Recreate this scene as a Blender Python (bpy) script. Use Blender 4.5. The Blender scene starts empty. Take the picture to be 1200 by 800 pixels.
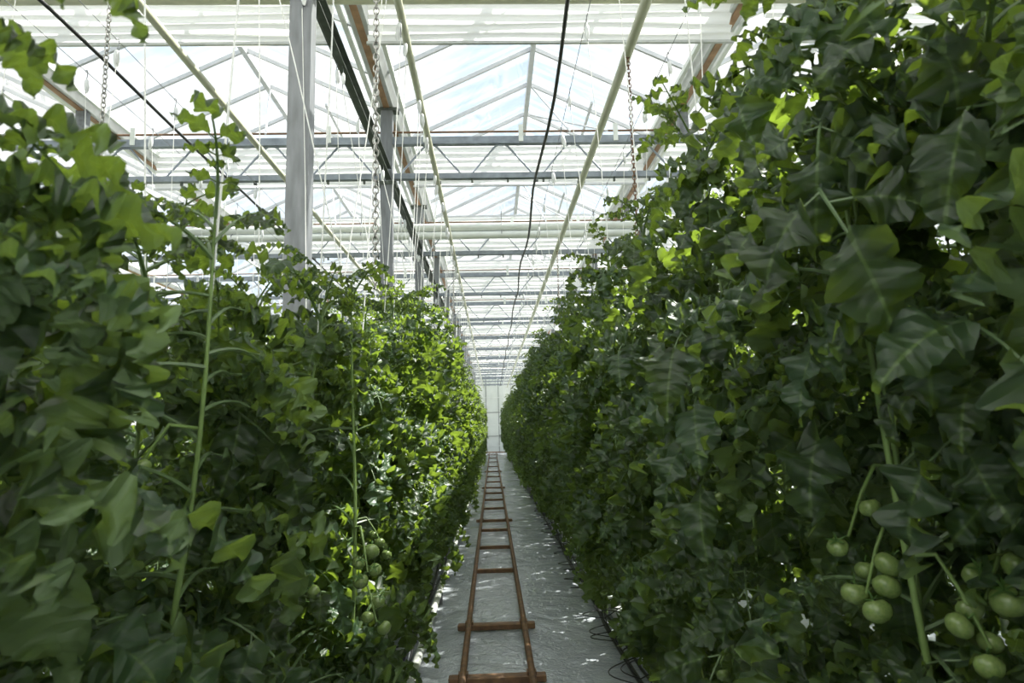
import bpy, bmesh, math, random
from mathutils import Vector, Matrix
R = math.radians
rnd = random.Random(11)
scn = bpy.context.scene
C = scn.collection

# ------------------------------------------------------------------ camera
FPX, VPX, VPY, ROLL, EYE = 744.0, 577.0, 501.5, 0.0253, 1.56
cam_d = bpy.data.cameras.new('camera'); cam = bpy.data.objects.new('camera', cam_d); C.objects.link(cam)
cam_d.sensor_width = 36.0; cam_d.lens = FPX/1200*36; cam_d.clip_start = 0.02; cam_d.clip_end = 600
vy = Vector((VPX-600, -(VPY-400), -FPX)).normalized()
vx = Vector((math.cos(ROLL), math.sin(ROLL), 0)); vx = (vx - vx.dot(vy)*vy).normalized()
vz = vx.cross(vy)
rot = Matrix((vx, vy, vz))                      # rows: the world axes seen in camera space
cam.matrix_world = Matrix.Translation((0, 0, EYE)) @ rot.to_4x4()
cam_d.dof.use_dof = True; cam_d.dof.focus_distance = 4.2; cam_d.dof.aperture_fstop = 5.6
scn.camera = cam

# ------------------------------------------------------------------ sky, sun, exposure
SUN_AZ, SUN_EL, SUN_E, SKY_E, EXPO = 60.0, 56.0, 13.0, 1.05, 0.36
w = bpy.data.worlds.new('sky'); scn.world = w; w.use_nodes = True
nt = w.node_tree; nt.nodes.clear()
out = nt.nodes.new('ShaderNodeOutputWorld'); bg = nt.nodes.new('ShaderNodeBackground')
tc = nt.nodes.new('ShaderNodeTexCoord'); mp = nt.nodes.new('ShaderNodeMapping'); mp.inputs['Scale'].default_value = (1.0, 1.0, 1.9)
nz = nt.nodes.new('ShaderNodeTexNoise'); nz.inputs['Scale'].default_value = 3.1; nz.inputs['Detail'].default_value = 8; nz.inputs['Roughness'].default_value = .55
cr = nt.nodes.new('ShaderNodeValToRGB')
cr.color_ramp.elements[0].position = .40; cr.color_ramp.elements[0].color = (.60, .75, .95, 1)
cr.color_ramp.elements[1].position = .56; cr.color_ramp.elements[1].color = (1, 1, 1, 1)
nt.links.new(tc.outputs['Generated'], mp.inputs[0]); nt.links.new(mp.outputs[0], nz.inputs['Vector'])
nt.links.new(nz.outputs[0], cr.inputs[0]); nt.links.new(cr.outputs[0], bg.inputs[0]); bg.inputs[1].default_value = SKY_E
nt.links.new(bg.outputs[0], out.inputs[0])
sl = bpy.data.lights.new('sun', 'SUN'); sl.energy = SUN_E; sl.angle = R(1.0); sl.color = (1, .95, .86)
sun = bpy.data.objects.new('sun', sl); C.objects.link(sun)
az, el = R(SUN_AZ), R(SUN_EL)                   # azimuth from the aisle's direction towards the right
to_sun = Vector((math.sin(az)*math.cos(el), math.cos(az)*math.cos(el), math.sin(el)))
sun.rotation_euler = to_sun.to_track_quat('Z', 'Y').to_euler(); sun.location = to_sun*20
scn.view_settings.view_transform = 'Standard'; scn.view_settings.look = 'None'
scn.view_settings.gamma = 1; scn.view_settings.use_curve_mapping = False; scn.view_settings.exposure = EXPO

# ------------------------------------------------------------------ materials
def mat(name, col, rough=.5, metal=0., var=.0, scale=8., bump=0., spec=.5, stretch=None, col2=None, coord='Object'):
    m = bpy.data.materials.new(name); m.use_nodes = True; n = m.node_tree.nodes; l = m.node_tree.links
    b = n['Principled BSDF']; b.inputs['Roughness'].default_value = rough; b.inputs['Metallic'].default_value = metal
    b.inputs['Specular IOR Level'].default_value = spec
    t = n.new('ShaderNodeTexCoord'); mpn = n.new('ShaderNodeMapping'); nzn = n.new('ShaderNodeTexNoise')
    nzn.inputs['Scale'].default_value = scale; nzn.inputs['Detail'].default_value = 5
    if stretch: mpn.inputs['Scale'].default_value = stretch
    l.new(t.outputs[coord], mpn.inputs[0]); l.new(mpn.outputs[0], nzn.inputs['Vector'])
    rp = n.new('ShaderNodeValToRGB'); rp.color_ramp.elements[0].position = .3; rp.color_ramp.elements[1].position = .7
    c2 = col2 or [max(0, c*(1-var)) for c in col]; c1 = col if col2 else [min(1, c*(1+var)) for c in col]
    rp.color_ramp.elements[0].color = (*c2, 1); rp.color_ramp.elements[1].color = (*c1, 1)
    l.new(nzn.outputs[0], rp.inputs[0]); l.new(rp.outputs[0], b.inputs['Base Color'])
    if bump:
        bp = n.new('ShaderNodeBump'); bp.inputs['Strength'].default_value = bump; bp.inputs['Distance'].default_value = .02
        l.new(nzn.outputs[0], bp.inputs['Height']); l.new(bp.outputs[0], b.inputs['Normal'])
    return m
galv = mat('galvanised steel', (.21, .22, .235), .5, .35, .22, 22)
galv_dark = mat('dark galvanised steel', (.10, .115, .10), .55, .2, .25, 14)  # darker steel tone for tie beams, brackets and pegs
alum = mat('aluminium profile', (.62, .63, .64), .4, .35, .1, 10)
chordm = mat('chord steel', (.27, .30, .34), .5, .3, .2, 12)
cream = mat('cream pipe paint', (.66, .66, .50), .4, 0, .10, 6)
whitep = mat('white pipe paint', (.80, .82, .78), .35, 0, .06, 5)
rust = mat('rusty tube', (.25, .135, .065), .6, .15, .45, 18, .15, col2=(.13, .075, .045))
rustchain = mat('rusty chain', (.20, .12, .08), .6, .4, .3, 40)
steelchain = mat('zinc chain', (.38, .37, .35), .45, .6, .2, 40)
orange = mat('orange brown sealing strip', (.36, .21, .12), .6, 0, .3, 9)
black = mat('black plastic', (.018, .018, .02), .45, 0, .2, 8)
twinem = mat('white twine', (.86, .86, .84), .7, 0, .05, 30)
clearpl = mat('white spool', (.78, .79, .80), .35, 0, .08, 30)
fruit = mat('unripe tomato skin', (.20, .26, .085), .22, 0, .2, 9, col2=(.13, .20, .06))
calyxm = mat('tomato calyx', (.07, .15, .03), .6, 0, .2, 20)
slabm = mat('white growing bag film', (.72, .73, .74), .4, 0, .06, 12, .3)
panelm = mat('end wall panel', (.75, .78, .73), .5, 0, .06, 1.5)
wallfr = mat('end wall frame', (.30, .31, .30), .5, .2, .1, 6)
soil = mat('ground outside', (.18, .20, .12), .9, 0, .3, 2)

def film_material():
    m = bpy.data.materials.new('white ground film'); m.use_nodes = True; n = m.node_tree.nodes; l = m.node_tree.links
    b = n['Principled BSDF']; b.inputs['Roughness'].default_value = .15; b.inputs['Specular IOR Level'].default_value = .6
    t = n.new('ShaderNodeTexCoord'); a = n.new('ShaderNodeTexNoise'); a.inputs['Scale'].default_value = 2.2; a.inputs['Detail'].default_value = 9; a.inputs['Distortion'].default_value = 1.3
    d = n.new('ShaderNodeTexNoise'); d.inputs['Scale'].default_value = 1.1; d.inputs['Detail'].default_value = 7
    rp = n.new('ShaderNodeValToRGB'); rp.color_ramp.elements[0].position = .32; rp.color_ramp.elements[0].color = (.37, .40, .44, 1)
    rp.color_ramp.elements[1].position = .62; rp.color_ramp.elements[1].color = (.52, .55, .60, 1)
    s = n.new('ShaderNodeTexNoise'); s.inputs['Scale'].default_value = 14; s.inputs['Detail'].default_value = 4; s.inputs['Distortion'].default_value = 2
    ad = n.new('ShaderNodeMath'); ad.operation = 'ADD'; ml = n.new('ShaderNodeMath'); ml.operation = 'MULTIPLY'; ml.inputs[1].default_value = .25
    bp = n.new('ShaderNodeBump'); bp.inputs['Strength'].default_value = .7; bp.inputs['Distance'].default_value = .06
    for q in (a, d, s): l.new(t.outputs['Object'], q.inputs['Vector'])
    l.new(d.outputs[0], rp.inputs[0]); l.new(rp.outputs[0], b.inputs['Base Color'])
    l.new(s.outputs[0], ml.inputs[0]); l.new(a.outputs[0], ad.inputs[0]); l.new(ml.outputs[0], ad.inputs[1])
    l.new(ad.outputs[0], bp.inputs['Height']); l.new(bp.outputs[0], b.inputs['Normal'])
    return m
filmm = film_material()

def glass_material():
    m = bpy.data.materials.new('roof glass'); m.use_nodes = True; n = m.node_tree.nodes; l = m.node_tree.links; n.clear()
    o = n.new('ShaderNodeOutputMaterial'); tr = n.new('ShaderNodeBsdfTransparent'); tr.inputs[0].default_value = (.93, .95, .95, 1)
    gl = n.new('ShaderNodeBsdfGlossy'); gl.inputs['Roughness'].default_value = .05; ge = n.new('ShaderNodeNewGeometry'); dt = n.new('ShaderNodeVectorMath'); dt.operation = 'DOT_PRODUCT'
    l.new(ge.outputs['Normal'], dt.inputs[0]); l.new(ge.outputs['Incoming'], dt.inputs[1])
    def mth(op, a, v, rev=False):
        q = n.new('ShaderNodeMath'); q.operation = op; l.new(a, q.inputs[1 if rev else 0]); q.inputs[0 if rev else 1].default_value = v; return q
    ab = n.new('ShaderNodeMath'); ab.operation = 'ABSOLUTE'; l.new(dt.outputs['Value'], ab.inputs[0])
    fr = mth('ADD', mth('MULTIPLY', mth('POWER', mth('SUBTRACT', ab.outputs[0], 1.0, True).outputs[0], 5.0).outputs[0], .9).outputs[0], .035)
    mx = n.new('ShaderNodeMixShader'); l.new(fr.outputs[0], mx.inputs[0]); l.new(tr.outputs[0], mx.inputs[1]); l.new(gl.outputs[0], mx.inputs[2])
    tl = n.new('ShaderNodeBsdfTranslucent'); tl.inputs[0].default_value = (.9, .9, .88, 1)      # dust film on the glass
    t = n.new('ShaderNodeTexCoord'); mpn = n.new('ShaderNodeMapping'); mpn.inputs['Scale'].default_value = (.5, 6, .5)
    nzn = n.new('ShaderNodeTexNoise'); nzn.inputs['Scale'].default_value = 1.4; nzn.inputs['Detail'].default_value = 6
    rp = n.new('ShaderNodeValToRGB'); rp.color_ramp.elements[0].position = .42; rp.color_ramp.elements[0].color = (.02, .02, .02, 1)
    rp.color_ramp.elements[1].position = .75; rp.color_ramp.elements[1].color = (.12, .12, .12, 1)
    l.new(t.outputs['Object'], mpn.inputs[0]); l.new(mpn.outputs[0], nzn.inputs['Vector']); l.new(nzn.outputs[0], rp.inputs[0])
    m2 = n.new('ShaderNodeMixShader'); l.new(rp.outputs[0], m2.inputs[0]); l.new(mx.outputs[0], m2.inputs[1]); l.new(tl.outputs[0], m2.inputs[2])
    l.new(m2.outputs[0], o.inputs[0]); return m
glass = glass_material()

def screen_material():
    m = bpy.data.materials.new('white shade fabric'); m.use_nodes = True; n = m.node_tree.nodes; l = m.node_tree.links
    b = n['Principled BSDF']; o = n['Material Output']
    b.inputs['Base Color'].default_value = (.92, .92, .91, 1); b.inputs['Roughness'].default_value = .55
    tl = n.new('ShaderNodeBsdfTranslucent'); tl.inputs[0].default_value = (.93, .93, .92, 1)
    mx = n.new('ShaderNodeMixShader'); mx.inputs[0].default_value = .68
    l.new(b.outputs[0], mx.inputs[1]); l.new(tl.outputs[0], mx.inputs[2]); l.new(mx.outputs[0], o.inputs[0]); return m
screenm = screen_material()

def leaf_material(name, top, trans, amount):
    m = bpy.data.materials.new(name); m.use_nodes = True; n = m.node_tree.nodes; l = m.node_tree.links
    b = n['Principled BSDF']; o = n['Material Output']; b.inputs['Roughness'].default_value = .42; b.inputs['Specular IOR Level'].default_value = .5
    def math_(op, a, c=None):
        q = n.new('ShaderNodeMath'); q.operation = op
        for i, v in enumerate((a, c)):
            if v is None: continue
            if isinstance(v, (int, float)): q.inputs[i].default_value = v
            else: l.new(v, q.inputs[i])
        return q.outputs[0]
    uv = n.new('ShaderNodeUVMap'); sp = n.new('ShaderNodeSeparateXYZ'); l.new(uv.outputs[0], sp.inputs[0])
    au = math_('ABSOLUTE', math_('SUBTRACT', sp.outputs[0], .5))                 # 0 at the midrib
    mid = math_('LESS_THAN', au, .011)
    ph = math_('FRACT', math_('MULTIPLY', math_('SUBTRACT', sp.outputs[1], math_('MULTIPLY', au, .55)), 7.0))
    side = math_('LESS_THAN', math_('ABSOLUTE', math_('SUBTRACT', ph, .5)), .055)
    vein = math_('MAXIMUM', mid, math_('MULTIPLY', side, .22))
    puck = math_('ABSOLUTE', math_('SUBTRACT', ph, .5))                          # blade swells between the veins
    oi = n.new('ShaderNodeObjectInfo'); nzn = n.new('ShaderNodeTexNoise'); nzn.inputs['Scale'].default_value = 5; nzn.inputs['Detail'].default_value = 4
    t = n.new('ShaderNodeTexCoord'); l.new(t.outputs['Object'], nzn.inputs['Vector'])
    hs = n.new('ShaderNodeHueSaturation'); hs.inputs['Color'].default_value = (*top, 1)
    l.new(math_('ADD', .485, math_('MULTIPLY', oi.outputs['Random'], .03)), hs.inputs['Hue'])
    l.new(math_('ADD', .45, math_('ADD', math_('MULTIPLY', oi.outputs['Random'], .5), math_('MULTIPLY', nzn.outputs[0], .6))), hs.inputs['Value'])
    vm = n.new('ShaderNodeMix'); vm.data_type = 'RGBA'; l.new(math_('MULTIPLY', vein, .38), vm.inputs['Factor']); l.new(hs.outputs[0], vm.inputs['A']); vm.inputs['B'].default_value = (.22, .33, .10, 1)
    ge = n.new('ShaderNodeNewGeometry'); bk = n.new('ShaderNodeMix'); bk.data_type = 'RGBA'
    l.new(ge.outputs['Backfacing'], bk.inputs['Factor']); l.new(vm.outputs['Result'], bk.inputs['A']); bk.inputs['B'].default_value = (.15, .22, .11, 1)
    l.new(bk.outputs['Result'], b.inputs['Base Color'])
    bp = n.new('ShaderNodeBump'); bp.inputs['Strength'].default_value = .75; bp.inputs['Distance'].default_value = .008
    l.new(math_('ADD', math_('MULTIPLY', puck, 1.6), nzn.outputs[0]), bp.inputs['Height']); l.new(bp.outputs[0], b.inputs['Normal'])
    tl = n.new('ShaderNodeBsdfTranslucent'); tl.inputs[0].default_value = (*trans, 1)
    mx = n.new('ShaderNodeMixShader'); mx.inputs[0].default_value = amount
    l.new(b.outputs[0], mx.inputs[1]); l.new(tl.outputs[0], mx.inputs[2]); l.new(mx.outputs[0], o.inputs[0]); return m
leafm = leaf_material('tomato leaf', (.032, .060, .031), (.29, .42, .04), .35)
stemm = mat('tomato stem', (.20, .30, .09), .55, 0, .2, 14, col2=(.13, .20, .06))

# ------------------------------------------------------------------ mesh helpers
def new_obj(name, bm, m, parent=None, smooth=True):
    me = bpy.data.meshes.new(name); bm.normal_update(); bm.to_mesh(me); bm.free()
    me.materials.append(m)
    if smooth:
        me.polygons.foreach_set('use_smooth', [True]*len(me.polygons))
    o = bpy.data.objects.new(name, me); C.objects.link(o)
    if parent: o.parent = parent
    return o
def copy_of(o, parent=None, loc=None, rotm=None, scale=None):
    c = o.copy(); C.objects.link(c)
    if parent: c.parent = parent
    if loc is not None: c.location = loc
    if rotm is not None: c.rotation_euler = rotm
    if scale is not None: c.scale = scale if isinstance(scale, (tuple, list)) else (scale,)*3
    return c
def thing(name, label, cat, loc=(0, 0, 0), group=None):
    o = bpy.data.objects.new(name, None); C.objects.link(o); o.location = loc; o.empty_display_size = .1
    return tag(o, label, cat, group)
def tag(o, label=None, cat=None, group=None, kind=None):
    if label: o['label'] = label
    if cat: o['category'] = cat
    if group: o['group'] = group
    if kind: o['kind'] = kind
    return o
def box(bm, x0, x1, y0, y1, z0, z1):
    v = [bm.verts.new(p) for p in ((x0,y0,z0),(x1,y0,z0),(x1,y1,z0),(x0,y1,z0),(x0,y0,z1),(x1,y0,z1),(x1,y1,z1),(x0,y1,z1))]
    for f in ((3,2,1,0),(4,5,6,7),(0,1,5,4),(1,2,6,5),(2,3,7,6),(3,0,4,7)): bm.faces.new([v[i] for i in f])
def tube(bm, pts, r, n=8, caps=True, uvl=None):
    pts = [Vector(p) for p in pts]; rs = r if isinstance(r, (list, tuple)) else [r]*len(pts)
    rings = []; ref = None
    for i, p in enumerate(pts):
        d = (pts[min(i+1, len(pts)-1)] - pts[max(i-1, 0)]).normalized()
        if ref is None: ref = Vector((0, 0, 1)) if abs(d.z) < .9 else Vector((1, 0, 0))
        a = d.cross(ref).normalized(); b = a.cross(d).normalized(); ref = b
        rings.append([bm.verts.new(p + (a*math.cos(2*math.pi*k/n) + b*math.sin(2*math.pi*k/n))*rs[i]) for k in range(n)])
    for i in range(len(rings)-1):
        for k in range(n):
            bm.faces.new((rings[i][k], rings[i][(k+1) % n], rings[i+1][(k+1) % n], rings[i+1][k]))
    if caps:
        bm.faces.new(rings[0]); bm.faces.new(rings[-1][::-1])
def beam(bm, a, b, w_, h_):                     # a straight rectangular bar from a to b
    a, b = Vector(a), Vector(b); d = (b-a).normalized(); up = Vector((0, 0, 1)) if abs(d.z) < .95 else Vector((1, 0, 0))
    s = d.cross(up).normalized(); u = s.cross(d)
    q = [[bm.verts.new(p + s*w_/2*i + u*h_/2*j) for i, j in ((-1,-1),(1,-1),(1,1),(-1,1))] for p in (a, b)]
    for k in range(4): bm.faces.new((q[0][k], q[0][(k+1) % 4], q[1][(k+1) % 4], q[1][k]))
    bm.faces.new(q[0][::-1]); bm.faces.new(q[1])
def extrude_profile(bm, prof, axis, a0, a1, closed=True):
    # prof: points in the plane across AXIS ('x': (y,z), 'y': (x,z))
    mk = (lambda p, a: (a, p[0], p[1])) if axis == 'x' else (lambda p, a: (p[0], a, p[1]))
    A = [bm.verts.new(mk(p, a0)) for p in prof]; B = [bm.verts.new(mk(p, a1)) for p in prof]
    k = len(prof)
    for i in range(k if closed else k-1): bm.faces.new((A[i], A[(i+1) % k], B[(i+1) % k], B[i]))
    if closed: bm.faces.new(A[::-1]); bm.faces.new(B)
    bmesh.ops.recalc_face_normals(bm, faces=bm.faces)
ORD = 'first second third fourth fifth sixth seventh eighth ninth tenth eleventh twelfth thirteenth fourteenth fifteenth sixteenth seventeenth eighteenth nineteenth twentieth'.split()

# ------------------------------------------------------------------ layout (metres; y runs along the aisle, z up)
END, BACK = 40.9, -4.2
TR = [3.47 + 3*k for k in range(-2, 13)]          # lattice trusses
TR = [y for y in TR if y > -1]
GUT = [-7.46, -4.26, -1.06, 2.14, 5.34, 8.54]
ZB, ZT, ZG, ZR = EYE+2.66, EYE+3.06, EYE+3.50, EYE+4.23
ROWS = {'left': -.80, 'right': .98}

# ------------------------------------------------------------------ shell
bm = bmesh.new()
nx, ny = 60, 150
g = []
fr = random.Random(3)
for j in range(ny+1):
    y = BACK + (END-BACK)*j/ny; row = []
    for i in range(nx+1):
        x = -7.6 + 16.05*i/nx
        row.append(bm.verts.new((x, y, fr.uniform(-.006, .004))))
    g.append(row)
for j in range(ny):
    for i in range(nx): bm.faces.new((g[j][i], g[j][i+1], g[j+1][i+1], g[j+1][i]))
fl = new_obj('floor', bm, filmm); tag(fl, 'white plastic film floor under the plants, wrinkled and shiny', kind='structure')
bm = bmesh.new(); box(bm, -90, 90, -60, 120, -.5, -.05)
tag(new_obj('ground', bm, soil, smooth=False), 'open ground outside the greenhouse', kind='structure')

def end_wall(name, y, label, sgn):
    root = bpy.data.objects.new(name, None); C.objects.link(root); tag(root, label, kind='structure'); root.location = (0, y, 0)
    xs = [-7.6 + .8025*i for i in range(21)]; zs = [0, .45, 1.05, 1.75, 2.55, 3.5, 4.35, 5.0]
    for i in range(20):
        b_ = bmesh.new(); box(b_, xs[i]+.02, xs[i+1]-.02, -.02, .02, .02, 5.0)
        new_obj('panel', b_, panelm, root, False)
    for x in xs:
        b_ = bmesh.new(); box(b_, x-.02, x+.02, -.045, .045, 0, 5.04); new_obj('mullion', b_, wallfr, root, False)
    for k, z in enumerate(zs[1:]):
        b_ = bmesh.new(); box(b_, xs[0], xs[-1], -.055, .055, z-.02, z+.025); new_obj('crossbar', b_, wallfr if k in (1, 3, 5) else whitep, root, False)
    for gx0, gx1 in zip(GUT[:-1], GUT[1:]):
        b_ = bmesh.new(); m_ = (gx0+gx1)/2
        extrude_profile(b_, [(gx0, 5.04), (gx1, 5.04), (m_, ZR-.03)], 'y', -.01, .01); new_obj('gable_pane', b_, panelm if sgn < 0 else glass, root, False)
    return root
end_wall('wall_far', END, 'white panelled end wall with dark upright bars at the end of the aisle', 1)
end_wall('wall_back', BACK, 'white panelled end wall at the near end of the greenhouse', -1)

# glass roof: one ridged span after another
PITCH = .75
ny_p = int((END-BACK)/PITCH)
slope = math.atan2(ZR-ZG, 1.6)
def span(i, gx0, gx1):
    m_ = (gx0+gx1)/2
    root = bpy.data.objects.new('ceiling', None); C.objects.link(root); root.location = (m_, 0, ZG)
    tag(root, ['far left', 'left', 'middle', 'right', 'far right'][i] + ' ridged glass roof span with pale aluminium glazing bars', kind='structure')
    b_ = bmesh.new(); box(b_, -.028, .028, BACK, END, ZR-ZG-.06, ZR-ZG+.02); new_obj('ridge_beam', b_, alum, root, False)
    for s in (-1, 1):
        for k in range(ny_p+1):
            y = BACK + k*PITCH + .35
            if y > END-.05: continue
            if 'bar%d' % s not in cache:
                b_ = bmesh.new(); beam(b_, (s*1.55, 0, 0), (s*.02, 0, ZR-ZG), .028, .045); cache['bar%d' % s] = new_obj('glazing_bar', b_, alum, root, False); ob = cache['bar%d' % s]
            else: ob = copy_of(cache['bar%d' % s], root)
            ob.parent = root; ob.location = (0, y, 0)
            if y + PITCH < END:
                if 'pane%d' % s not in cache:
                    b_ = bmesh.new(); beam(b_, (s*1.54, PITCH/2, .016), (s*.03, PITCH/2, ZR-ZG+.012), PITCH-.03, .004); cache['pane%d' % s] = new_obj('glass_pane', b_, glass, root, False); ob = cache['pane%d' % s]
                else: ob = copy_of(cache['pane%d' % s], root)
                ob.parent = root; ob.location = (0, y, 0)
    # opening vents: one raised frame per bay on the right slope, its two pushing rods
    for y in TR:
        b_ = bmesh.new()
        tube(b_, [(.35, y-.1, ZT-ZG+.05), (.03, y+.9, ZR-ZG-.05)], .011, 6); tube(b_, [(.75, y-.1, ZT-ZG+.05), (.06, y+1.6, ZR-ZG-.06)], .011, 6)
        new_obj('vent_rod', b_, alum, root)
        b_ = bmesh.new(); beam(b_, (.75, y+.75, (ZR-ZG)*.53), (.75, y+2.25, (ZR-ZG)*.53), .03, .03); new_obj('vent_rail', b_, alum, root, False)
cache = {}
for i in range(5): span(i, GUT[i], GUT[i+1])

# ------------------------------------------------------------------ gutters, posts, longitudinal beams
side_word = ['outermost left', 'second from left', 'left of the aisle', 'right of the aisle', 'second from right', 'outermost right']
for gi, gx in enumerate(GUT):
    t = thing('roof_gutter', 'pale metal roof gutter with brown strip, ' + ['outermost on the left', 'beyond the left row', 'above the left row beside the grey posts', 'above the right row of plants', 'beyond the right row', 'outermost on the right'][gi], 'gutter', (gx, 0, ZG))
    b_ = bmesh.new(); extrude_profile(b_, [(-.11, .03), (-.10, .03), (-.06, -.06), (.06, -.06), (.10, .03), (.11, .03), (.11, .02), (.07, -.075), (-.07, -.075), (-.11, .02)], 'y', BACK, END)
    new_obj('channel', b_, alum, t, False)
    for s in (-1, 1):
        b_ = bmesh.new(); box(b_, s*.145-.02, s*.145+.02, BACK, END, -.03, .02); new_obj('side_profile', b_, whitep, t, False)
    b_ = bmesh.new(); box(b_, -.03, .03, BACK, END, -.085, -.0755); new_obj('seal_strip', b_, orange, t, False)
    if gi in (0, 5): continue
    if gi in (2, 3):
        for k, (y0, y1) in enumerate(zip([BACK]+TR, TR+[END-.06])):
            b_ = bmesh.new(); extrude_profile(b_, [(-.03, -.075), (.03, -.075), (.03, -.067), (-.022, -.067), (-.022, .067), (.03, .067), (.03, .075), (-.03, .075)], 'y', y0+.085, y1-.085)
            o = new_obj('tie_beam', b_, galv_dark if gi != 1 else galv, None, False); o.location = (gx + (.03 if gi == 2 else .0), 0, ZB); o.scale.z = .85 if gi == 2 else .42
            where = ['beyond the left row', 'along the grey posts left of the aisle', 'above the right row'][gi-1]
            tag(o, 'dark lengthwise steel tie beam %s, %s bay from the camera end' % (where, ORD[k]), 'beam', 'tie beams between posts')
POST = .125
bmP = bmesh.new()
hw = POST/2
extrude_profile(bmP, [(-hw, -.05), (hw, -.05), (hw, .05), (hw-.03, .05), (hw-.03, .044), (hw-.006, .044), (hw-.006, -.044), (-hw+.006, -.044), (-hw+.006, .044), (-hw+.03, .044), (-hw+.03, .05), (-hw, .05)], 'y', 0, 1)
for v in bmP.verts: v.co = (v.co.x, v.co.z, v.co.y)
bmesh.ops.recalc_face_normals(bmP, faces=bmP.faces)
postmesh = None
for gi, gx in ((0, GUT[0]), (1, GUT[2]), (2, GUT[4])):
    for k, y in enumerate(TR):
        where = ['far beyond the left row', 'left of the aisle', 'far beyond the right row'][gi]
        t = thing('steel_post', 'grey galvanised steel post %s, %s from the camera end' % (where, ORD[k]), 'post', (gx, y, 0), 'galvanised posts under the gutters')
        h = ZG-.08
        if postmesh is None: postmesh = shaft = new_obj('shaft', bmP, galv, t, False); shaft.scale.z = h
        else: shaft = copy_of(postmesh, t, (0, 0, 0), None, (1, 1, h))
        b_ = bmesh.new(); box(b_, -.09, .09, -.075, .075, 0, .015); new_obj('base_plate', b_, galv, t, False) if k < 3 else b_.free()
        if k < 4:
            b_ = bmesh.new(); box(b_, -.1, .1, -.054, .054, ZB-.1, ZB-.06); box(b_, -.12, .12, -.056, .056, h-.03, h); new_obj('bracket', b_, galv_dark, t, False)

# ------------------------------------------------------------------ lattice trusses
def arc_zigzag(x0, x1, n, zb, zt):
    per = (x1-x0)/n; pts = []
    for i in range(n):
        a = x0+per*i
        pts += [(a+.05, 0, zb), (a+per/2-.07, 0, zt-.02), (a+per/2-.035, 0, zt), (a+per/2+.035, 0, zt), (a+per/2+.07, 0, zt-.02), (a+per-.05, 0, zb)]
    return pts
for k, y in enumerate(TR):
    t = thing('lattice_truss', 'grey lattice truss with zigzag rods spanning the roof, %s from the camera end' % ORD[k], 'truss', (0, y, ZB), 'roof trusses across the aisle')
    dz = ZT-ZB
    x0, x1 = GUT[0]+.08, GUT[4]-.08
    b_ = bmesh.new(); box(b_, x0, x1, -.03, .03, -.03, .03); new_obj('bottom_chord', b_, chordm, t, False)
    b_ = bmesh.new(); box(b_, x0, x1, -.035, .035, dz-.045, dz+.035); new_obj('top_chord', b_, chordm, t, False)
    b_ = bmesh.new(); tube(b_, [(x0, -.02, dz+.09), (x1, -.02, dz+.09)], .011, 6); new_obj('drive_shaft', b_, rust, t)
    for i in (1, 3):
        b_ = bmesh.new(); box(b_, GUT[i]-.05, GUT[i]+.05, -.045, .045, dz+.035, ZG-ZB-.08); new_obj('gutter_stub', b_, galv, t, False)
    for i in range(4):
        pz = arc_zigzag(GUT[i]+.08, GUT[1+i]-.08, 4, .02, dz-.05)
        for q in range(4):
            b_ = bmesh.new(); tube(b_, pz[q*6:q*6+6], .011, 6); new_obj('lattice_rod', b_, chordm, t)
    for i in range(9):
        xb = GUT[1]+.55+i*1.02
        if 'plate' not in cache:
            b_ = bmesh.new(); box(b_, -.025, .025, -.045, -.036, -.03, .16); box(b_, -.012, .012, -.05, -.045, .05, .1); cache['plate'] = new_obj('shaft_bracket', b_, whitep, t, False)
            o = cache['plate']
        else: o = copy_of(cache['plate'], t)
        o.parent = t; o.location = (xb, 0, dz)
    for i in range(24):
        xb = GUT[1]+.3+i*.38
        if 'peg' not in cache:
            b_ = bmesh.new(); box(b_, -.01, .01, -.015, .015, -.07, -.03); cache['peg'] = new_obj('peg', b_, galv_dark, t, False); o = cache['peg']
        else: o = copy_of(cache['peg'], t)
        o.parent = t; o.location = (xb, 0, 0)

# ------------------------------------------------------------------ folded shade screens
def screen_mesh(seed):
    rr = random.Random(seed); b_ = bmesh.new(); rows = []
    nxs = 24; folds = 7; H = .60
    for i in range(nxs+1):
        x = -1.46 + 2.92*i/nxs; col = []
        for f in range(folds*4+1):
            u = f/4.0
            z = H*(1-u/folds); dep = .03*math.cos(math.pi*2*u) + .012*math.sin(x*2.1+u*1.7+seed)
            col.append(b_.verts.new((x, dep, z + .008*math.sin(3*x+u*2+seed) + rr.uniform(-.002, .002))))
        rows.append(col)
    for i in range(nxs):
        for f in range(folds*4): b_.faces.new((rows[i][f], rows[i+1][f], rows[i+1][f+1], rows[i][f+1]))
    return b_
scr = []
for k, y in enumerate([t_+1.22 for t_ in TR]):
    if y > END-.3: continue
    for i in range(3):
        m_ = (GUT[1+i]+GUT[2+i])/2
        lab = 'folded white shade screen %s, %s from the camera end' % (['over the left rows', 'over the aisle', 'over the right rows'][i], ORD[k])
        t = thing('shade_screen', lab, 'shade screen', (m_, y, EYE+3.05), 'folded white screens across the roof')
        if len(scr) < 3: o = new_obj('fabric_pleats', screen_mesh(len(scr)), screenm, t); scr.append(o)
        else: o = copy_of(rnd.choice(scr), t)
        o.parent = t; o.location = (0, 0, 0)
        if 'hem' not in cache:
            b_ = bmesh.new(); box(b_, -1.47, 1.47, -.012, .012, -.022, .0); cache['hem'] = new_obj('hem_bar', b_, alum, t, False); o = cache['hem']
        else: o = copy_of(cache['hem'], t)
        o.parent = t; o.location = (0, 0, 0)
        if 'hrod' not in cache:
            b_ = bmesh.new(); box(b_, -1.47, 1.47, -.012, .012, .6, .63); cache['hrod'] = new_obj('top_rail', b_, alum, t, False); o = cache['hrod']
        else: o = copy_of(cache['hrod'], t)
        o.parent = t; o.location = (0, 0, 0)

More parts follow.
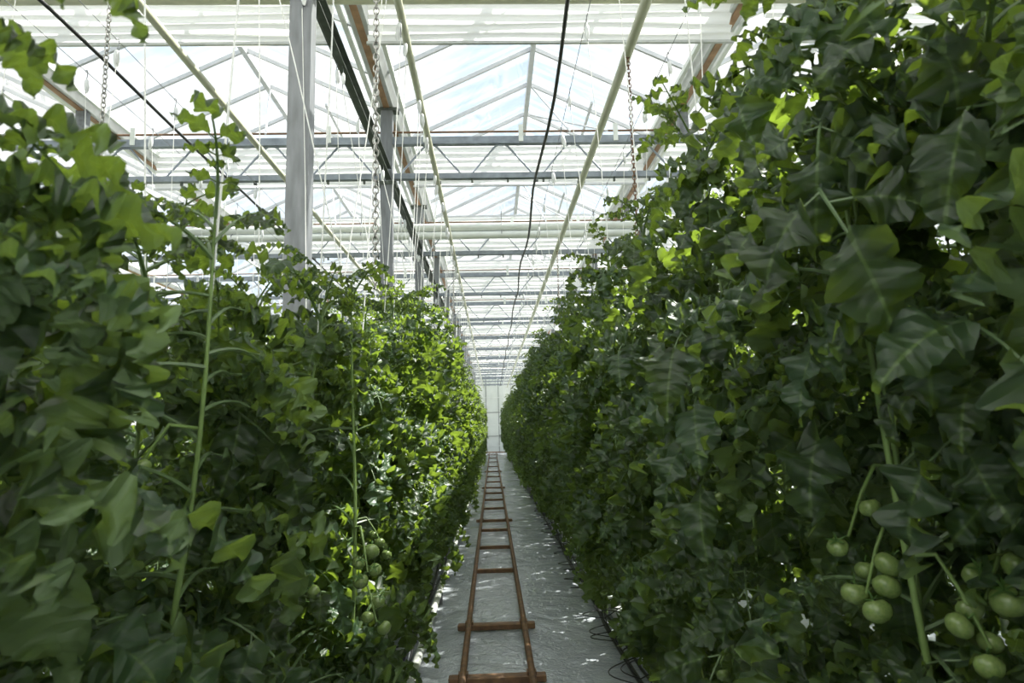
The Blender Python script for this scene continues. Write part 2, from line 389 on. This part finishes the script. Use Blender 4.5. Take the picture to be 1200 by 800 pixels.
for i in range(4):  # flat sheets out of view, added overhead to shade the near plants
    t = thing('shade_screen', 'white sheet added unseen overhead for shade in the %s span near the camera' % ['far left', 'left', 'middle', 'right'][i], 'shade screen', ((GUT[i]+GUT[i+1])/2, 0, ZT+.06), 'added shade sheets over the near bays')
    b_ = bmesh.new(); rows = []
    for j in range(31):
        y = BACK + .1 + (3.45-BACK)*j/30
        rows.append([b_.verts.new((x, y, -.05*abs(math.sin(j*.9))*(1-(x/1.5)**2)*.5)) for x in (-1.47, -.75, 0, .75, 1.47)])
    for j in range(30):
        for q in range(4): b_.faces.new((rows[j][q], rows[j][q+1], rows[j+1][q+1], rows[j+1][q]))
    new_obj('fabric', b_, screenm, t)
    b_ = bmesh.new(); box(b_, -1.47, 1.47, 3.52, 3.55, -.015, .015); new_obj('edge_bar', b_, alum, t, False)

# ------------------------------------------------------------------ pipes across and along the roof
def hanger(bm_, x, y, z0, z1): tube(bm_, [(x, y, z0), (x, y, z1)], .005, 5)
def cross_pipe(y, z, r, m_, label):
    t = thing('heating_pipe', label, 'pipe', (0, y, z), 'heating pipes across the roof')
    b_ = bmesh.new(); tube(b_, [(GUT[0]+.1, 0, 0), (GUT[4]-.1, 0, 0)], r, 16); new_obj('pipe', b_, m_, t)
    for x in (-3.8, -1.9, .2, 1.6, 3.6):
        b_ = bmesh.new(); tube(b_, [(x, -r-.006, 0), (x, -r-.006, .03), (x, 0, r+.02), (x, 0, .25)], .006, 6); new_obj('hanger', b_, galv, t)
cross_pipe(4.40, EYE+3.235, .06, cream, 'cream heating pipe across the top nearest the camera')
cross_pipe(9.27, EYE+3.01, .056, whitep, 'upper of the two white heating pipes before the third truss')
cross_pipe(9.27, EYE+2.885, .056, whitep, 'lower of the two white heating pipes before the third truss')
def long_pipe(x, z, r, m_, label, name='carrier_pipe', wob=0, cat='pipe'):
    t = thing(name, label, cat, (x, 0, z))
    b_ = bmesh.new(); pts = []
    for i in range(80):
        y = -1 + (END-.2)*i/79; ph = ((y-.8) % 3)/3*math.pi
        pts.append((wob*math.sin(y*1.7), y, -abs(math.sin(ph))*wob*3))
    tube(b_, pts if wob else [(0, -1, 0), (0, END-.1, 0)], r, 12 if not wob else 7); new_obj('tube', b_, m_, t)
    for y in TR:
        b_ = bmesh.new(); tube(b_, [(0, y-.02, r), (0, y-.02, .06 + (ZB-.03-z-.06))], .006, 5); box(b_, -r-.006, r+.006, y-.04, y, -.01, .012); new_obj('clip', b_, galv, t, False)
long_pipe(-2.07, ZB-.075, .028, cream, 'cream lengthwise pipe high above the left side, slanting past the tall near post')
long_pipe(-.52, ZB-.075, .026, cream, 'cream lengthwise pipe hung with spools just left of the aisle')
long_pipe(1.0, ZB-.085, .034, cream, 'thick cream lengthwise pipe running over the right row')
long_pipe(.52, ZB-.06, .014, black, 'black power cable sagging above the aisle', 'power_cable', .02, 'cable')
long_pipe(-2.64, ZB-.06, .013, black, 'black cable high on the left beyond the left row', 'power_cable', .008, 'cable')
long_pipe(3.6, ZB-.06, .013, black, 'black cable high on the right behind the right row', 'power_cable', .008, 'cable')

# ------------------------------------------------------------------ chains
def chain(x, y, z0, z1, m_, label, s=1.0):
    b_ = bmesh.new(); z = z1; k = 0; L = .034*s; W = .011*s
    while z > z0:
        pts = []
        for i in range(11):
            a = 2*math.pi*i/10; pts.append((W*math.cos(a), 0, L*.5*math.sin(a)))
        if k % 2: pts = [(0, p[0], p[2]) for p in pts]
        tube(b_, [(p[0], p[1], p[2]+z-z1) for p in pts], .0032*s, 5, False); z -= L*.74; k += 1
    o = new_obj('steel_chain', b_, m_); o.location = (x, y, z1); tag(o, label, 'chain')
chain(1.0, 4.1, 2.6, ZB-.11, rustchain, 'brown rusty chain hanging from the thick pipe over the right row', 1.1)
chain(-.52, 2.85, 2.2, ZB-.1, steelchain, 'grey chain hanging down beside white strings just left of the aisle', 1.2)
chain(-2.07, 3.3, 2.4, ZB-.1, steelchain, 'grey chain hanging at the far left in front of sky', 1.1)
chain(1.0, 9.0, 2.75, ZB-.11, rustchain, 'thin rusty chain farther along the thick pipe', 1.0)
chain(-.52, 9.0, 2.7, ZB-.11, steelchain, 'thin grey chain farther along beyond the second post', 1.0)

# ------------------------------------------------------------------ rail track in the aisle
t = thing('rail_track', 'rusty tube rail track with cross sleepers along the aisle floor', 'rail track', (0, 0, 0))
for s in (-1, 1):
    b_ = bmesh.new(); tube(b_, [(s*.21, y, .085 + .004*math.sin(y*1.3+s)) for y in [-1.5+i*.8 for i in range(51)]], .0215, 10); new_obj('rail', b_, rust, t)
for i, (y, wd) in enumerate([(2.8, 1), (4.15, 1), (5.2, 1), (7.14, 0), (8.5, 0), (9.9, 0), (10.9, 1), (12.5, 0), (14.0, 0), (15.4, 0), (16.8, 1), (18.6, 0), (20.6, 0), (23, 1), (26, 0), (29.5, 0), (33.5, 0), (38, 1)]):
    b_ = bmesh.new(); hwid = .30 if wd else .20
    box(b_, -hwid, hwid, y-.035*(1.0 if wd else .6), y+.035*(1.0 if wd else .6), .012, .055); 
    bmesh.ops.bevel(b_, geom=b_.edges[:], offset=.006, segments=1, affect='EDGES')
    new_obj('sleeper', b_, rust, t, False)
    if wd:
        for s in (-1, 1):
            b_ = bmesh.new(); box(b_, s*.21-.03, s*.21+.03, y-.03, y+.03, .05, .075); new_obj('saddle', b_, rust, t, False)

t = thing('header_pipe', 'brown header pipe across the floor where the rail track ends', 'pipe', (0, 39.3, .10))
b_ = bmesh.new(); tube(b_, [(-7, 0, 0), (7, 0, 0)], .04, 10); new_obj('tube', b_, rust, t)
for x in (-4, -1.2, 1.2, 4):
    b_ = bmesh.new(); box(b_, x-.03, x+.03, -.03, .03, -.1, -.03); new_obj('foot', b_, galv, t, False)

# low heating pipe along the left row
t = thing('floor_pipe', 'pale grey pipe lying low along the foot of the left row', 'pipe', (-.50, 0, .13))
b_ = bmesh.new(); tube(b_, [(0, -1, 0), (0, END-1, 0)], .027, 10); new_obj('tube', b_, whitep, t)
for y in range(0, 39, 2):
    b_ = bmesh.new(); box(b_, -.02, .02, y-.01, y+.01, -.13, -.02); new_obj('stand', b_, galv, t, False)

# ------------------------------------------------------------------ growing slabs, irrigation
slab = None
for side, xc in (('left', -.84), ('right', 1.04)):
    for k in range(30):
        y = .7 + k*1.26
        if slab is None:
            b_ = bmesh.new(); rings = []
            for i in range(9):
                yy = -.58 + 1.16*i/8; sq = 1 - .12*(abs(i-4)/4)**4
                rings.append([b_.verts.new((px*sq, yy, pz*sq)) for px, pz in ((-.085, 0), (.085, 0), (.1, .02), (.1, .065), (.08, .085), (0, .09), (-.08, .085), (-.1, .065), (-.1, .02))])
            for i in range(8):
                for q in range(9): b_.faces.new((rings[i][q], rings[i][(q+1) % 9], rings[i+1][(q+1) % 9], rings[i+1][q]))
            b_.faces.new(rings[0]); b_.faces.new(rings[-1][::-1]); bmesh.ops.recalc_face_normals(b_, faces=b_.faces)
            slab = o = new_obj('growing_slab', b_, slabm)
        else: o = copy_of(slab)
        o.location = (xc, y, .002)
        tag(o, 'white film wrapped growing slab on the floor under the %s row' % side, 'growing slab', 'growing slabs under the %s row' % side)

def irrigation(side, xh, xs, ys, label):
    t = thing('irrigation_hose', label, 'hose', (xh, 0, .03))
    rr = random.Random(5 if side > 0 else 6)
    b_ = bmesh.new(); tube(b_, [(.012*math.sin(y*2.3), y, .012*abs(math.sin(y*3.1))) for y in [i*.3 for i in range(3, 128)]], .016, 7); new_obj('main_hose', b_, black, t)
    b_ = bmesh.new(); tube(b_, [(.045+.02*math.sin(y*1.9+1), y, .03+.02*math.sin(y*4.1)) for y in [i*.3 for i in range(3, 128)]], .010, 6); new_obj('second_hose', b_, black, t)
    for k, y in enumerate(ys):
        b_ = bmesh.new(); a = rr.uniform(-.35, .35); bulge = -side*rr.uniform(.02, .11); top = rr.uniform(.1, .26); tx = xs-xh+rr.uniform(-.08, .05)
        p0 = Vector((0, y, .01)); p1 = Vector((bulge, y+a*.3, top*.9)); p2 = Vector((bulge+side*.02, y+a*.7, top)); p3 = Vector((tx, y+a, .10))
        pts = [p0*(1-u)**3 + p1*3*u*(1-u)**2 + p2*3*u*u*(1-u) + p3*u**3 for u in [i/9 for i in range(10)]]
        if k % 3 == 0:                           # a slack loop lying on the film
            pts = [Vector((bulge*1.6*math.sin(u*math.pi), y+a*u*1.2, .012+.02*u)) for u in [i/9 for i in range(10)]] + [p3]
        tube(b_, pts, .004, 5); new_obj('drip_line', b_, black, t)
        if k % 2 == 0:
            b_ = bmesh.new(); tube(b_, [p3+Vector((0, 0, .1)), p3+Vector((.01, 0, -.05))], [.007, .003], 5); new_obj('drip_stake', b_, black, t)
irrigation(1, .85, 1.02, [1.6+i*.13 for i in range(110)] + [16+i*.5 for i in range(30)], 'black irrigation hose with tangled drip lines along the right row')
irrigation(-1, -.62, -.82, [1.2+i*.3 for i in range(60)], 'black irrigation hose with drip lines under the left row')

# ------------------------------------------------------------------ tomato leaves
def outline(rr):                                 # half width along a leaflet: an ovate blade with forward teeth and a drawn-out tip
    n = rr.choice((5, 6)); amp = rr.uniform(.05, .13); pts = [(0, .015), (.03, .10)]
    env = lambda t: .5*max(0, math.sin(math.pi*t**.66))**.85*(1-.22*t)
    for k in range(n):
        a = .06 + .86*(k/n)**.95; b = .06 + .86*((k+1)/n)**.95
        for u, g in ((.25, .15), (.62, .85), (.88, 1.0)):
            t = a+(b-a)*u; pts.append((t, env(t)*(1 + amp*g)))
        pts.append((b, env(b)*(1-amp*1.3)))
    return pts + [(.965, env(.965)*.8), (1, .003)]
def leaflet(bm_, uvl, origin, direc, up, L, W, rr):
    d = direc.normalized(); s = d.cross(up).normalized(); u = s.cross(d).normalized()
    droop = rr.uniform(.5, 1.5); cup = rr.uniform(-.55, .35); twist = rr.uniform(-.6, .6); wav = rr.uniform(.012, .03)*L/.15; ph = rr.uniform(0, 6)
    pos = Vector(origin); rows = []; prev = 0
    skew = rr.uniform(.85, 1.15); vein = rr.uniform(.5, 1)
    for (tt, ww) in outline(rr):
        ang = droop*tt; dd = d*math.cos(ang) - u*math.sin(ang); uu = u*math.cos(ang) + d*math.sin(ang)
        pos = pos + dd*(tt-prev)*L; prev = tt
        ca, sa = math.cos(twist*tt), math.sin(twist*tt); sd = s*ca + uu*sa; un = uu*ca - s*sa
        row = []
        for q in (-1, -.55, 0, .55, 1):
            wq = ww*W*q*(skew if q > 0 else 2-skew)
            lift = cup*abs(q)*ww*W*.8 + (wav*math.sin(tt*17+ph+q*2)*abs(q)) + W*(.05 + .05*vein*math.sin((tt-.28*abs(q)*ww)*44))*(1 if abs(q) == .55 else 0)
            row.append((bm_.verts.new(pos + sd*wq*(1-.18*abs(cup)*abs(q)) + un*lift), (.5+.5*ww*2*q*.5, tt)))
        rows.append(row)
    for i in range(len(rows)-1):
        for j in range(4):
            q = (rows[i][j], rows[i][j+1], rows[i+1][j+1], rows[i+1][j])
            f = bm_.faces.new([v[0] for v in q]); f.smooth = True
            for lp, v in zip(f.loops, q): lp[uvl].uv = v[1]
def leaf_mesh(seed, young=False):
    rr = random.Random(seed); bm_ = bmesh.new(); uvl = bm_.loops.layers.uv.new('UVMap')
    L = .40 if not young else .24; e0 = R(rr.uniform(15, 40)) if not young else R(rr.uniform(40, 65)); e1 = R(rr.uniform(-75, -35)) if not young else R(rr.uniform(-15, 25)); sway = rr.uniform(-.5, .5)
    pts, dirs = [], []; p = Vector((0, 0, 0)); N = 12
    for i in range(N+1):
        u = i/N; e = e0 + (e1-e0)*u**1.1; a = sway*u
        d = Vector((math.cos(e)*math.cos(a), math.cos(e)*math.sin(a), math.sin(e)))
        pts.append(p.copy()); dirs.append(d); p = p + d*L/N
    tube(bm_, pts, [.0052*(1-.6*i/N) for i in range(N+1)], 5)
    for f in bm_.faces:
        for lp in f.loops: lp[uvl].uv = (.5, .5)
    def at(u): i = min(N, max(0, round(u*N))); return pts[i], dirs[i]
    base = .16 if not young else .085
    for q, (u, k) in enumerate(((.36, .78), (.56, .98), (.77, 1.0))):
        for s in (-1, 1):
            o, d = at(u + rr.uniform(-.04, .04)); side = Vector((-d.y, d.x, 0)).normalized()*s; up = side.cross(d)*s; up = up if up.z > 0 else -up
            a = R(rr.uniform(48, 75)); dr = d*math.cos(a) + side*math.sin(a) + Vector((0, 0, rr.uniform(-.35, .15)))
            st = o + dr.normalized()*.03*(base/.15)
            tube(bm_, [o, st], .0022, 4, False)
            Lf = base*k*rr.uniform(.85, 1.15); leaflet(bm_, uvl, st, dr, up, Lf, Lf*rr.uniform(.46, .62), rr)
    for u in (.46, .66):
        for s in (-1, 1):
            o, d = at(u); side = Vector((-d.y, d.x, 0)).normalized()*s; up = side.cross(d)*s; up = up if up.z > 0 else -up
            Lf = base*.34; leaflet(bm_, uvl, o, d*.5+side, up, Lf, Lf*.8, rr)
    o, d = at(1); up = Vector((0, 0, 1)) if abs(d.z) < .93 else Vector((1, 0, .2))
    Lf = base*1.2; leaflet(bm_, uvl, o, d, up, Lf, Lf*rr.uniform(.52, .68), rr)
    return bm_, pts[-1] + dirs[-1]*Lf*.7, pts[N//2], [v.co.copy() for v in list(bm_.verts)[80::37]]
LEAVES, YOUNG = [], []
def proto(lst, seed, young):
    bm_, tip, midp, smp = leaf_mesh(seed, young); me = bpy.data.meshes.new('leaf'); bm_.to_mesh(me); bm_.free(); me.materials.append(leafm)
    lst.append((me, tip, midp, smp))
for i in range(14): proto(LEAVES, 100+i, False)
for i in range(6): proto(YOUNG, 300+i, True)

def fruit_mesh():
    bm_ = bmesh.new(); bmesh.ops.create_uvsphere(bm_, u_segments=14, v_segments=9, radius=.5)
    for v in bm_.verts:
        a = math.atan2(v.co.y, v.co.x); r2 = math.hypot(v.co.x, v.co.y)
        v.co.z *= .84; v.co.z -= .16*math.exp(-(r2/.13)**2) if v.co.z > 0 else 0
        k = 1+.025*math.cos(5*a); v.co.x *= k; v.co.y *= k
    return bm_
def calyx_mesh():
    bm_ = bmesh.new(); tube(bm_, [(0, 0, .3), (0, 0, .5), (.06, 0, .68)], .035, 5)
    for k in range(5):
        a = 2*math.pi*k/5; d = Vector((math.cos(a), math.sin(a), 0)); s = Vector((-d.y, d.x, 0))
        v = [bm_.verts.new(p) for p in (Vector((0, 0, .33))-s*.05, Vector((0, 0, .33))+s*.05, d*.24+s*.06+Vector((0, 0, .40)), d*.62+Vector((0, 0, .46)), d*.24-s*.06+Vector((0, 0, .40)))]
        bm_.faces.new(v)
    return bm_
fr_me = bpy.data.meshes.new('tomato'); b_ = fruit_mesh(); b_.to_mesh(fr_me); b_.free(); fr_me.materials.append(fruit); fr_me.polygons.foreach_set('use_smooth', [True]*len(fr_me.polygons))
ca_me = bpy.data.meshes.new('calyx'); b_ = calyx_mesh(); b_.to_mesh(ca_me); b_.free(); ca_me.materials.append(calyxm)
def child(name, me, parent, loc, rotv=(0, 0, 0), sc=1.0):
    o = bpy.data.objects.new(name, me); C.objects.link(o); o.parent = parent; o.location = loc; o.rotation_euler = rotv; o.scale = (sc,)*3
    return o
def fruit_truss(root, base, direc, n, rr, size=.055):
    # a hanging truss: its stalk and each green fruit with a calyx
    base = Vector(base); d = Vector(direc).normalized()
    e = base + d*.10 + Vector((0, 0, -.05)); tip = e + d*.04 + Vector((0, 0, -.085))
    b_ = bmesh.new(); tube(b_, [base, base+d*.06+Vector((0, 0, .01)), e, tip], [.005, .0045, .004, .003], 5); new_obj('truss_stalk', b_, stemm, root)
    side = Vector((-d.y, d.x, 0))
    for k in range(n):
        u = k/max(1, n-1); s = (-1)**k
        c = e.lerp(tip, u) + side*s*(size*.50) + d*rr.uniform(-.01, .015) + Vector((0, 0, -.025))
        f = child('tomato', fr_me, root, c, (rr.uniform(-.3, .3)-s*d.y*.5, rr.uniform(-.3, .3)+s*.4, rr.uniform(0, 6)), size*rr.uniform(.85, 1.1))
        child('calyx', ca_me, f, (0, 0, 0))

CAM = Vector((0, 0, EYE))
KEEP = []                                        # sight lines to the fruit the photograph shows (end point, radius)
def near_line(p, e, r):
    d = e-CAM; L = d.length; d = d/L; q = p-CAM; t_ = q.dot(d)
    return 0 < t_ < L-.02 and (q-d*t_).length < r*(t_/L)+.02
def allowed(p, side):
    # the aisle was kept clear by the growers: no leaf hangs over the rails or the photographer
    lim_r = .46 if p.z > .9 else .46+.22*(0.9-p.z)/.6
    if side == 'right' and p.x < lim_r: return False
    if side == 'left' and p.x > (-.27 if p.y > 3 else -.36): return False
    if p.z < .10: return False
    if (p-CAM).length < .62: return False
    return True
def clear_sight(ps): return not any(near_line(p, e, r) for p in ps for e, r in KEEP)
def plant(x, y, h, xtop, rr, label, group, side, nstep=.082, trusses=(), first=.38):
    root = thing('tomato_plant', label, 'plant', (x, y, .0), group)
    nseg = 16; pts = []; ph = rr.uniform(0, 6)
    for i in range(nseg+1):
        u = i/nseg; z = .07 + (h-.07)*u
        pts.append(Vector(((xtop-x)*u**1.2 + .02*math.sin(ph+u*7)*(1-.3*u), .025*math.sin(ph*2+u*6), z)))
    b_ = bmesh.new(); tube(b_, pts, [.0085*(1-.68*(i/nseg)**2) for i in range(nseg+1)], 6); new_obj('stem', b_, stemm, root)
    def on(z): u = max(0, min(.9999, (z-.07)/(h-.07)))*nseg; i = int(u); return pts[i].lerp(pts[i+1], u-i)
    z = first; a = rr.uniform(0, 6.28)
    while z < h:
        a += 2.399 + rr.uniform(-.35, .35)
        top = h-z
        if top < .17: lst, sc = YOUNG, rr.uniform(.9, 1.25)*(0.7+top*2.5)
        else: lst, sc = LEAVES, rr.uniform(.95, 1.25)*(min(1, .62+top*.75))
        for trial in range(8):
            sc *= .95 if trial else 1
            me, tip, midp, smp = rr.choice(lst); q = on(z)
            az_ = a + trial*1.3
            e = Matrix.Rotation(az_, 3, 'Z')
            W = Vector((x, y, 0)) + q
            if allowed(W + e @ (tip*sc), side) and allowed(W + e @ (midp*sc), side) and (y > 3 or z > 2.1 or clear_sight([W + e @ (v*sc) for v in smp])):
                child('leaf', me, root, q, (rr.uniform(-.25, .25), rr.uniform(-.3, .3), az_), sc); break
        z += nstep*rr.uniform(.8, 1.2)*(.5 if top < .4 else 1)
    for (dz, da, n, size) in trusses:
        q = on(dz); fruit_truss(root, q, (math.cos(da), math.sin(da), 0), n, rr, size)
    return root, pts

# twine hooks: bent wire hook, wound spool and the hanging twine
def hook_mesh():
    b_ = bmesh.new(); tube(b_, [(0, -.014, .0), (0, -.012, .016), (0, 0, .024), (0, .012, .016), (0, .010, -.02), (0, 0, -.05), (0, 0, -.16)], .0028, 5); return b_
def spool_mesh():
    b_ = bmesh.new(); tube(b_, [(0, 0, -.045), (0, 0, -.055), (0, 0, -.08), (0, 0, -.11), (0, 0, -.14), (0, 0, -.15)], [.004, .012, .016, .017, .011, .004], 8); return b_
hook_me = bpy.data.meshes.new('hook'); b_ = hook_mesh(); b_.to_mesh(hook_me); b_.free(); hook_me.materials.append(galv)
spool_me = bpy.data.meshes.new('spool'); b_ = spool_mesh(); b_.to_mesh(spool_me); b_.free(); spool_me.materials.append(clearpl); spool_me.polygons.foreach_set('use_smooth', [True]*len(spool_me.polygons))
def twine(x, y, low, label, group, dx=0, rr=rnd):
    t_ = thing('twine_hook', label, 'twine hook', (x, y, ZB-.07), group)
    child('hook', hook_me, t_, (0, 0, 0), (0, 0, rr.uniform(-.3, .3))); child('spool', spool_me, t_, (0, 0, 0), (rr.uniform(-.12, .12), rr.uniform(-.15, .15), 0), rr.uniform(.85, 1.2))
    b_ = bmesh.new(); lo = Vector(low) - Vector((x, y, ZB-.07)); tube(b_, [(0, 0, -.15), Vector((0, 0, -.15)).lerp(lo, .5)+Vector((.006, 0, 0)), lo], .0028, 4, False); new_obj('twine', b_, twinem, t_)

WIRES = {'left': (-.52, -1.05), 'right': (.66, 1.30), 'farleft': (-2.42, -2.85), 'farright': (2.5, 3.0), 'outerleft': (-4.2, -4.7), 'outerright': (4.3, 4.8)}
wl = {'left': 'over the left row', 'right': 'over the right row', 'farleft': 'over the second row on the left', 'farright': 'over the second row on the right', 'outerleft': 'over the third row on the left', 'outerright': 'over the third row on the right'}
for side, xs in WIRES.items():
    for k, x in enumerate(xs):
        if side == 'left' and k == 0: continue
        b_ = bmesh.new(); tube(b_, [(0, -1, 0), (0, END-.06, 0)], .0025, 5); o = new_obj('support_wire', b_, galv); o.location = (x, 0, ZB-.062)
        tag(o, 'thin steel support wire %s, %s' % (wl[side], 'aisle side' if k == 0 else 'back side'), 'wire')

# the fruit that shows in the photograph
KEEP += [(Vector((.757, 1.36, 1.20)), .085), (Vector((.735, 1.36, 1.32)), .05), (Vector((.93, 1.13, 1.22)), .05), (Vector((-.475, 2.40, 1.08)), .09)]
KEEP += [(Vector((-.53, 2.44, z_)), .03) for z_ in (1.25, 1.4, 1.55, 1.7, 1.85)]

def row(side, x0, y0, y1, step, hfun, seed, nstep=.07, labels=True):
    rr = random.Random(seed); y = y0; k = 0
    w0, w1 = WIRES[side]
    rowname = {'left': 'left row', 'right': 'right row', 'farleft': 'second row on the left', 'farright': 'second row on the right', 'outerleft': 'third row on the left', 'outerright': 'third row on the right'}[side]
    while y < y1:
        s = k % 2
        xt = (w0, w1)[s]; h = hfun(y) + rr.uniform(-.12, .12)*(.6 if y < 3.6 else 1)
        x = x0 + (xt-x0)*.25
        xtop = x0 + (xt-x0)*.75
        tr = []
        if side in ('left', 'right') and y < 12:
            tr = [(rr.uniform(.75, 1.2), rr.uniform(0, 6.28), rr.choice((3, 4, 4, 5)), rr.uniform(.045, .058)), (rr.uniform(1.25, 1.7), rr.uniform(0, 6.28), rr.choice((3, 4)), rr.uniform(.035, .048))]
        if labels and k < 12:
            lab = 'leafy green tomato plant in the %s, %s from the camera' % (rowname, ORD[k]); grp = 'tomato plants in the ' + rowname
        else: lab = 'leafy tomato plant merging into the hedge deep in the %s' % rowname; grp = 'tomato plants deep in the ' + rowname
        if not labels: lab = 'tomato plant of the %s, glimpsed between the nearer plants' % rowname; grp = 'tomato plants in the ' + rowname
        p, pts = plant(x, y, h, xtop, rr, lab, grp, side, nstep*(.8 if y < 5 else 1), tr)
        top = p.location + pts[-3]
        lab = ('white twine with spool hook above the %s, %s from the camera' % (rowname, ORD[k])) if labels and k < 12 else 'white twine with spool hook farther along above the %s' % rowname
        twine(xt, y + rr.uniform(-.12, .12), top, lab, ('twine hooks above the ' if labels and k < 12 else 'farther twine hooks above the ') + rowname, rr=rr)
        y += step*rr.uniform(.85, 1.15); k += 1
def h_left(y): return 2.12 if y < 1.7 else (2.1 if y < 3.4 else (2.1 + (y-3.4)*.48 if y < 4.4 else 2.58))
def h_right(y): return 2.62
# three plants whose fruit the photograph shows
rr0 = random.Random(77)
plant(.87, 1.38, 2.7, .87, rr0, 'tomato plant with a cluster of green tomatoes low at the near right', 'tomato plants with visible fruit', 'right', .09, [(1.34, R(200), 5, .052), (1.45, R(190), 2, .046)])
plant(1.02, 1.15, 2.7, 1.0, rr0, 'tomato plant with yellowish green tomatoes at the very right edge', 'tomato plants with visible fruit', 'right', .09, [(1.37, R(185), 4, .058)])
plant(-.53, 2.45, 2.15, -.53, rr0, 'tomato plant with pale upright stem and green tomatoes beside the aisle', 'tomato plants with visible fruit', 'left', .12, [(1.21, R(-60), 4, .055), (1.04, R(-45), 3, .05)], .8)
row('left', ROWS['left'], .55, 38.5, .42, h_left, 21)
row('right', ROWS['right'], .5, 38.5, .42, h_right, 22)
row('farleft', -2.6, .3, 15, .45, lambda y: 2.55, 23, .085, False)
row('farright', 2.75, .3, 15, .45, lambda y: 2.6, 24, .085, False)
row('outerleft', -4.45, 1.2, 14, .68, lambda y: 2.75, 25, .12, False)
row('outerright', 4.55, 1.2, 14, .68, lambda y: 2.8, 26, .12, False)
for k in range(16):
    twine(-.52 + (.0 if k % 3 else -.5), 2.6 + k*.55 + rnd.uniform(-.1, .1), (-.62-.12*(k % 2), 2.6+k*.55, 2.25), 'spare white twine and spool hook hanging in the bright gap left of the aisle', 'spare twines beside the left row')
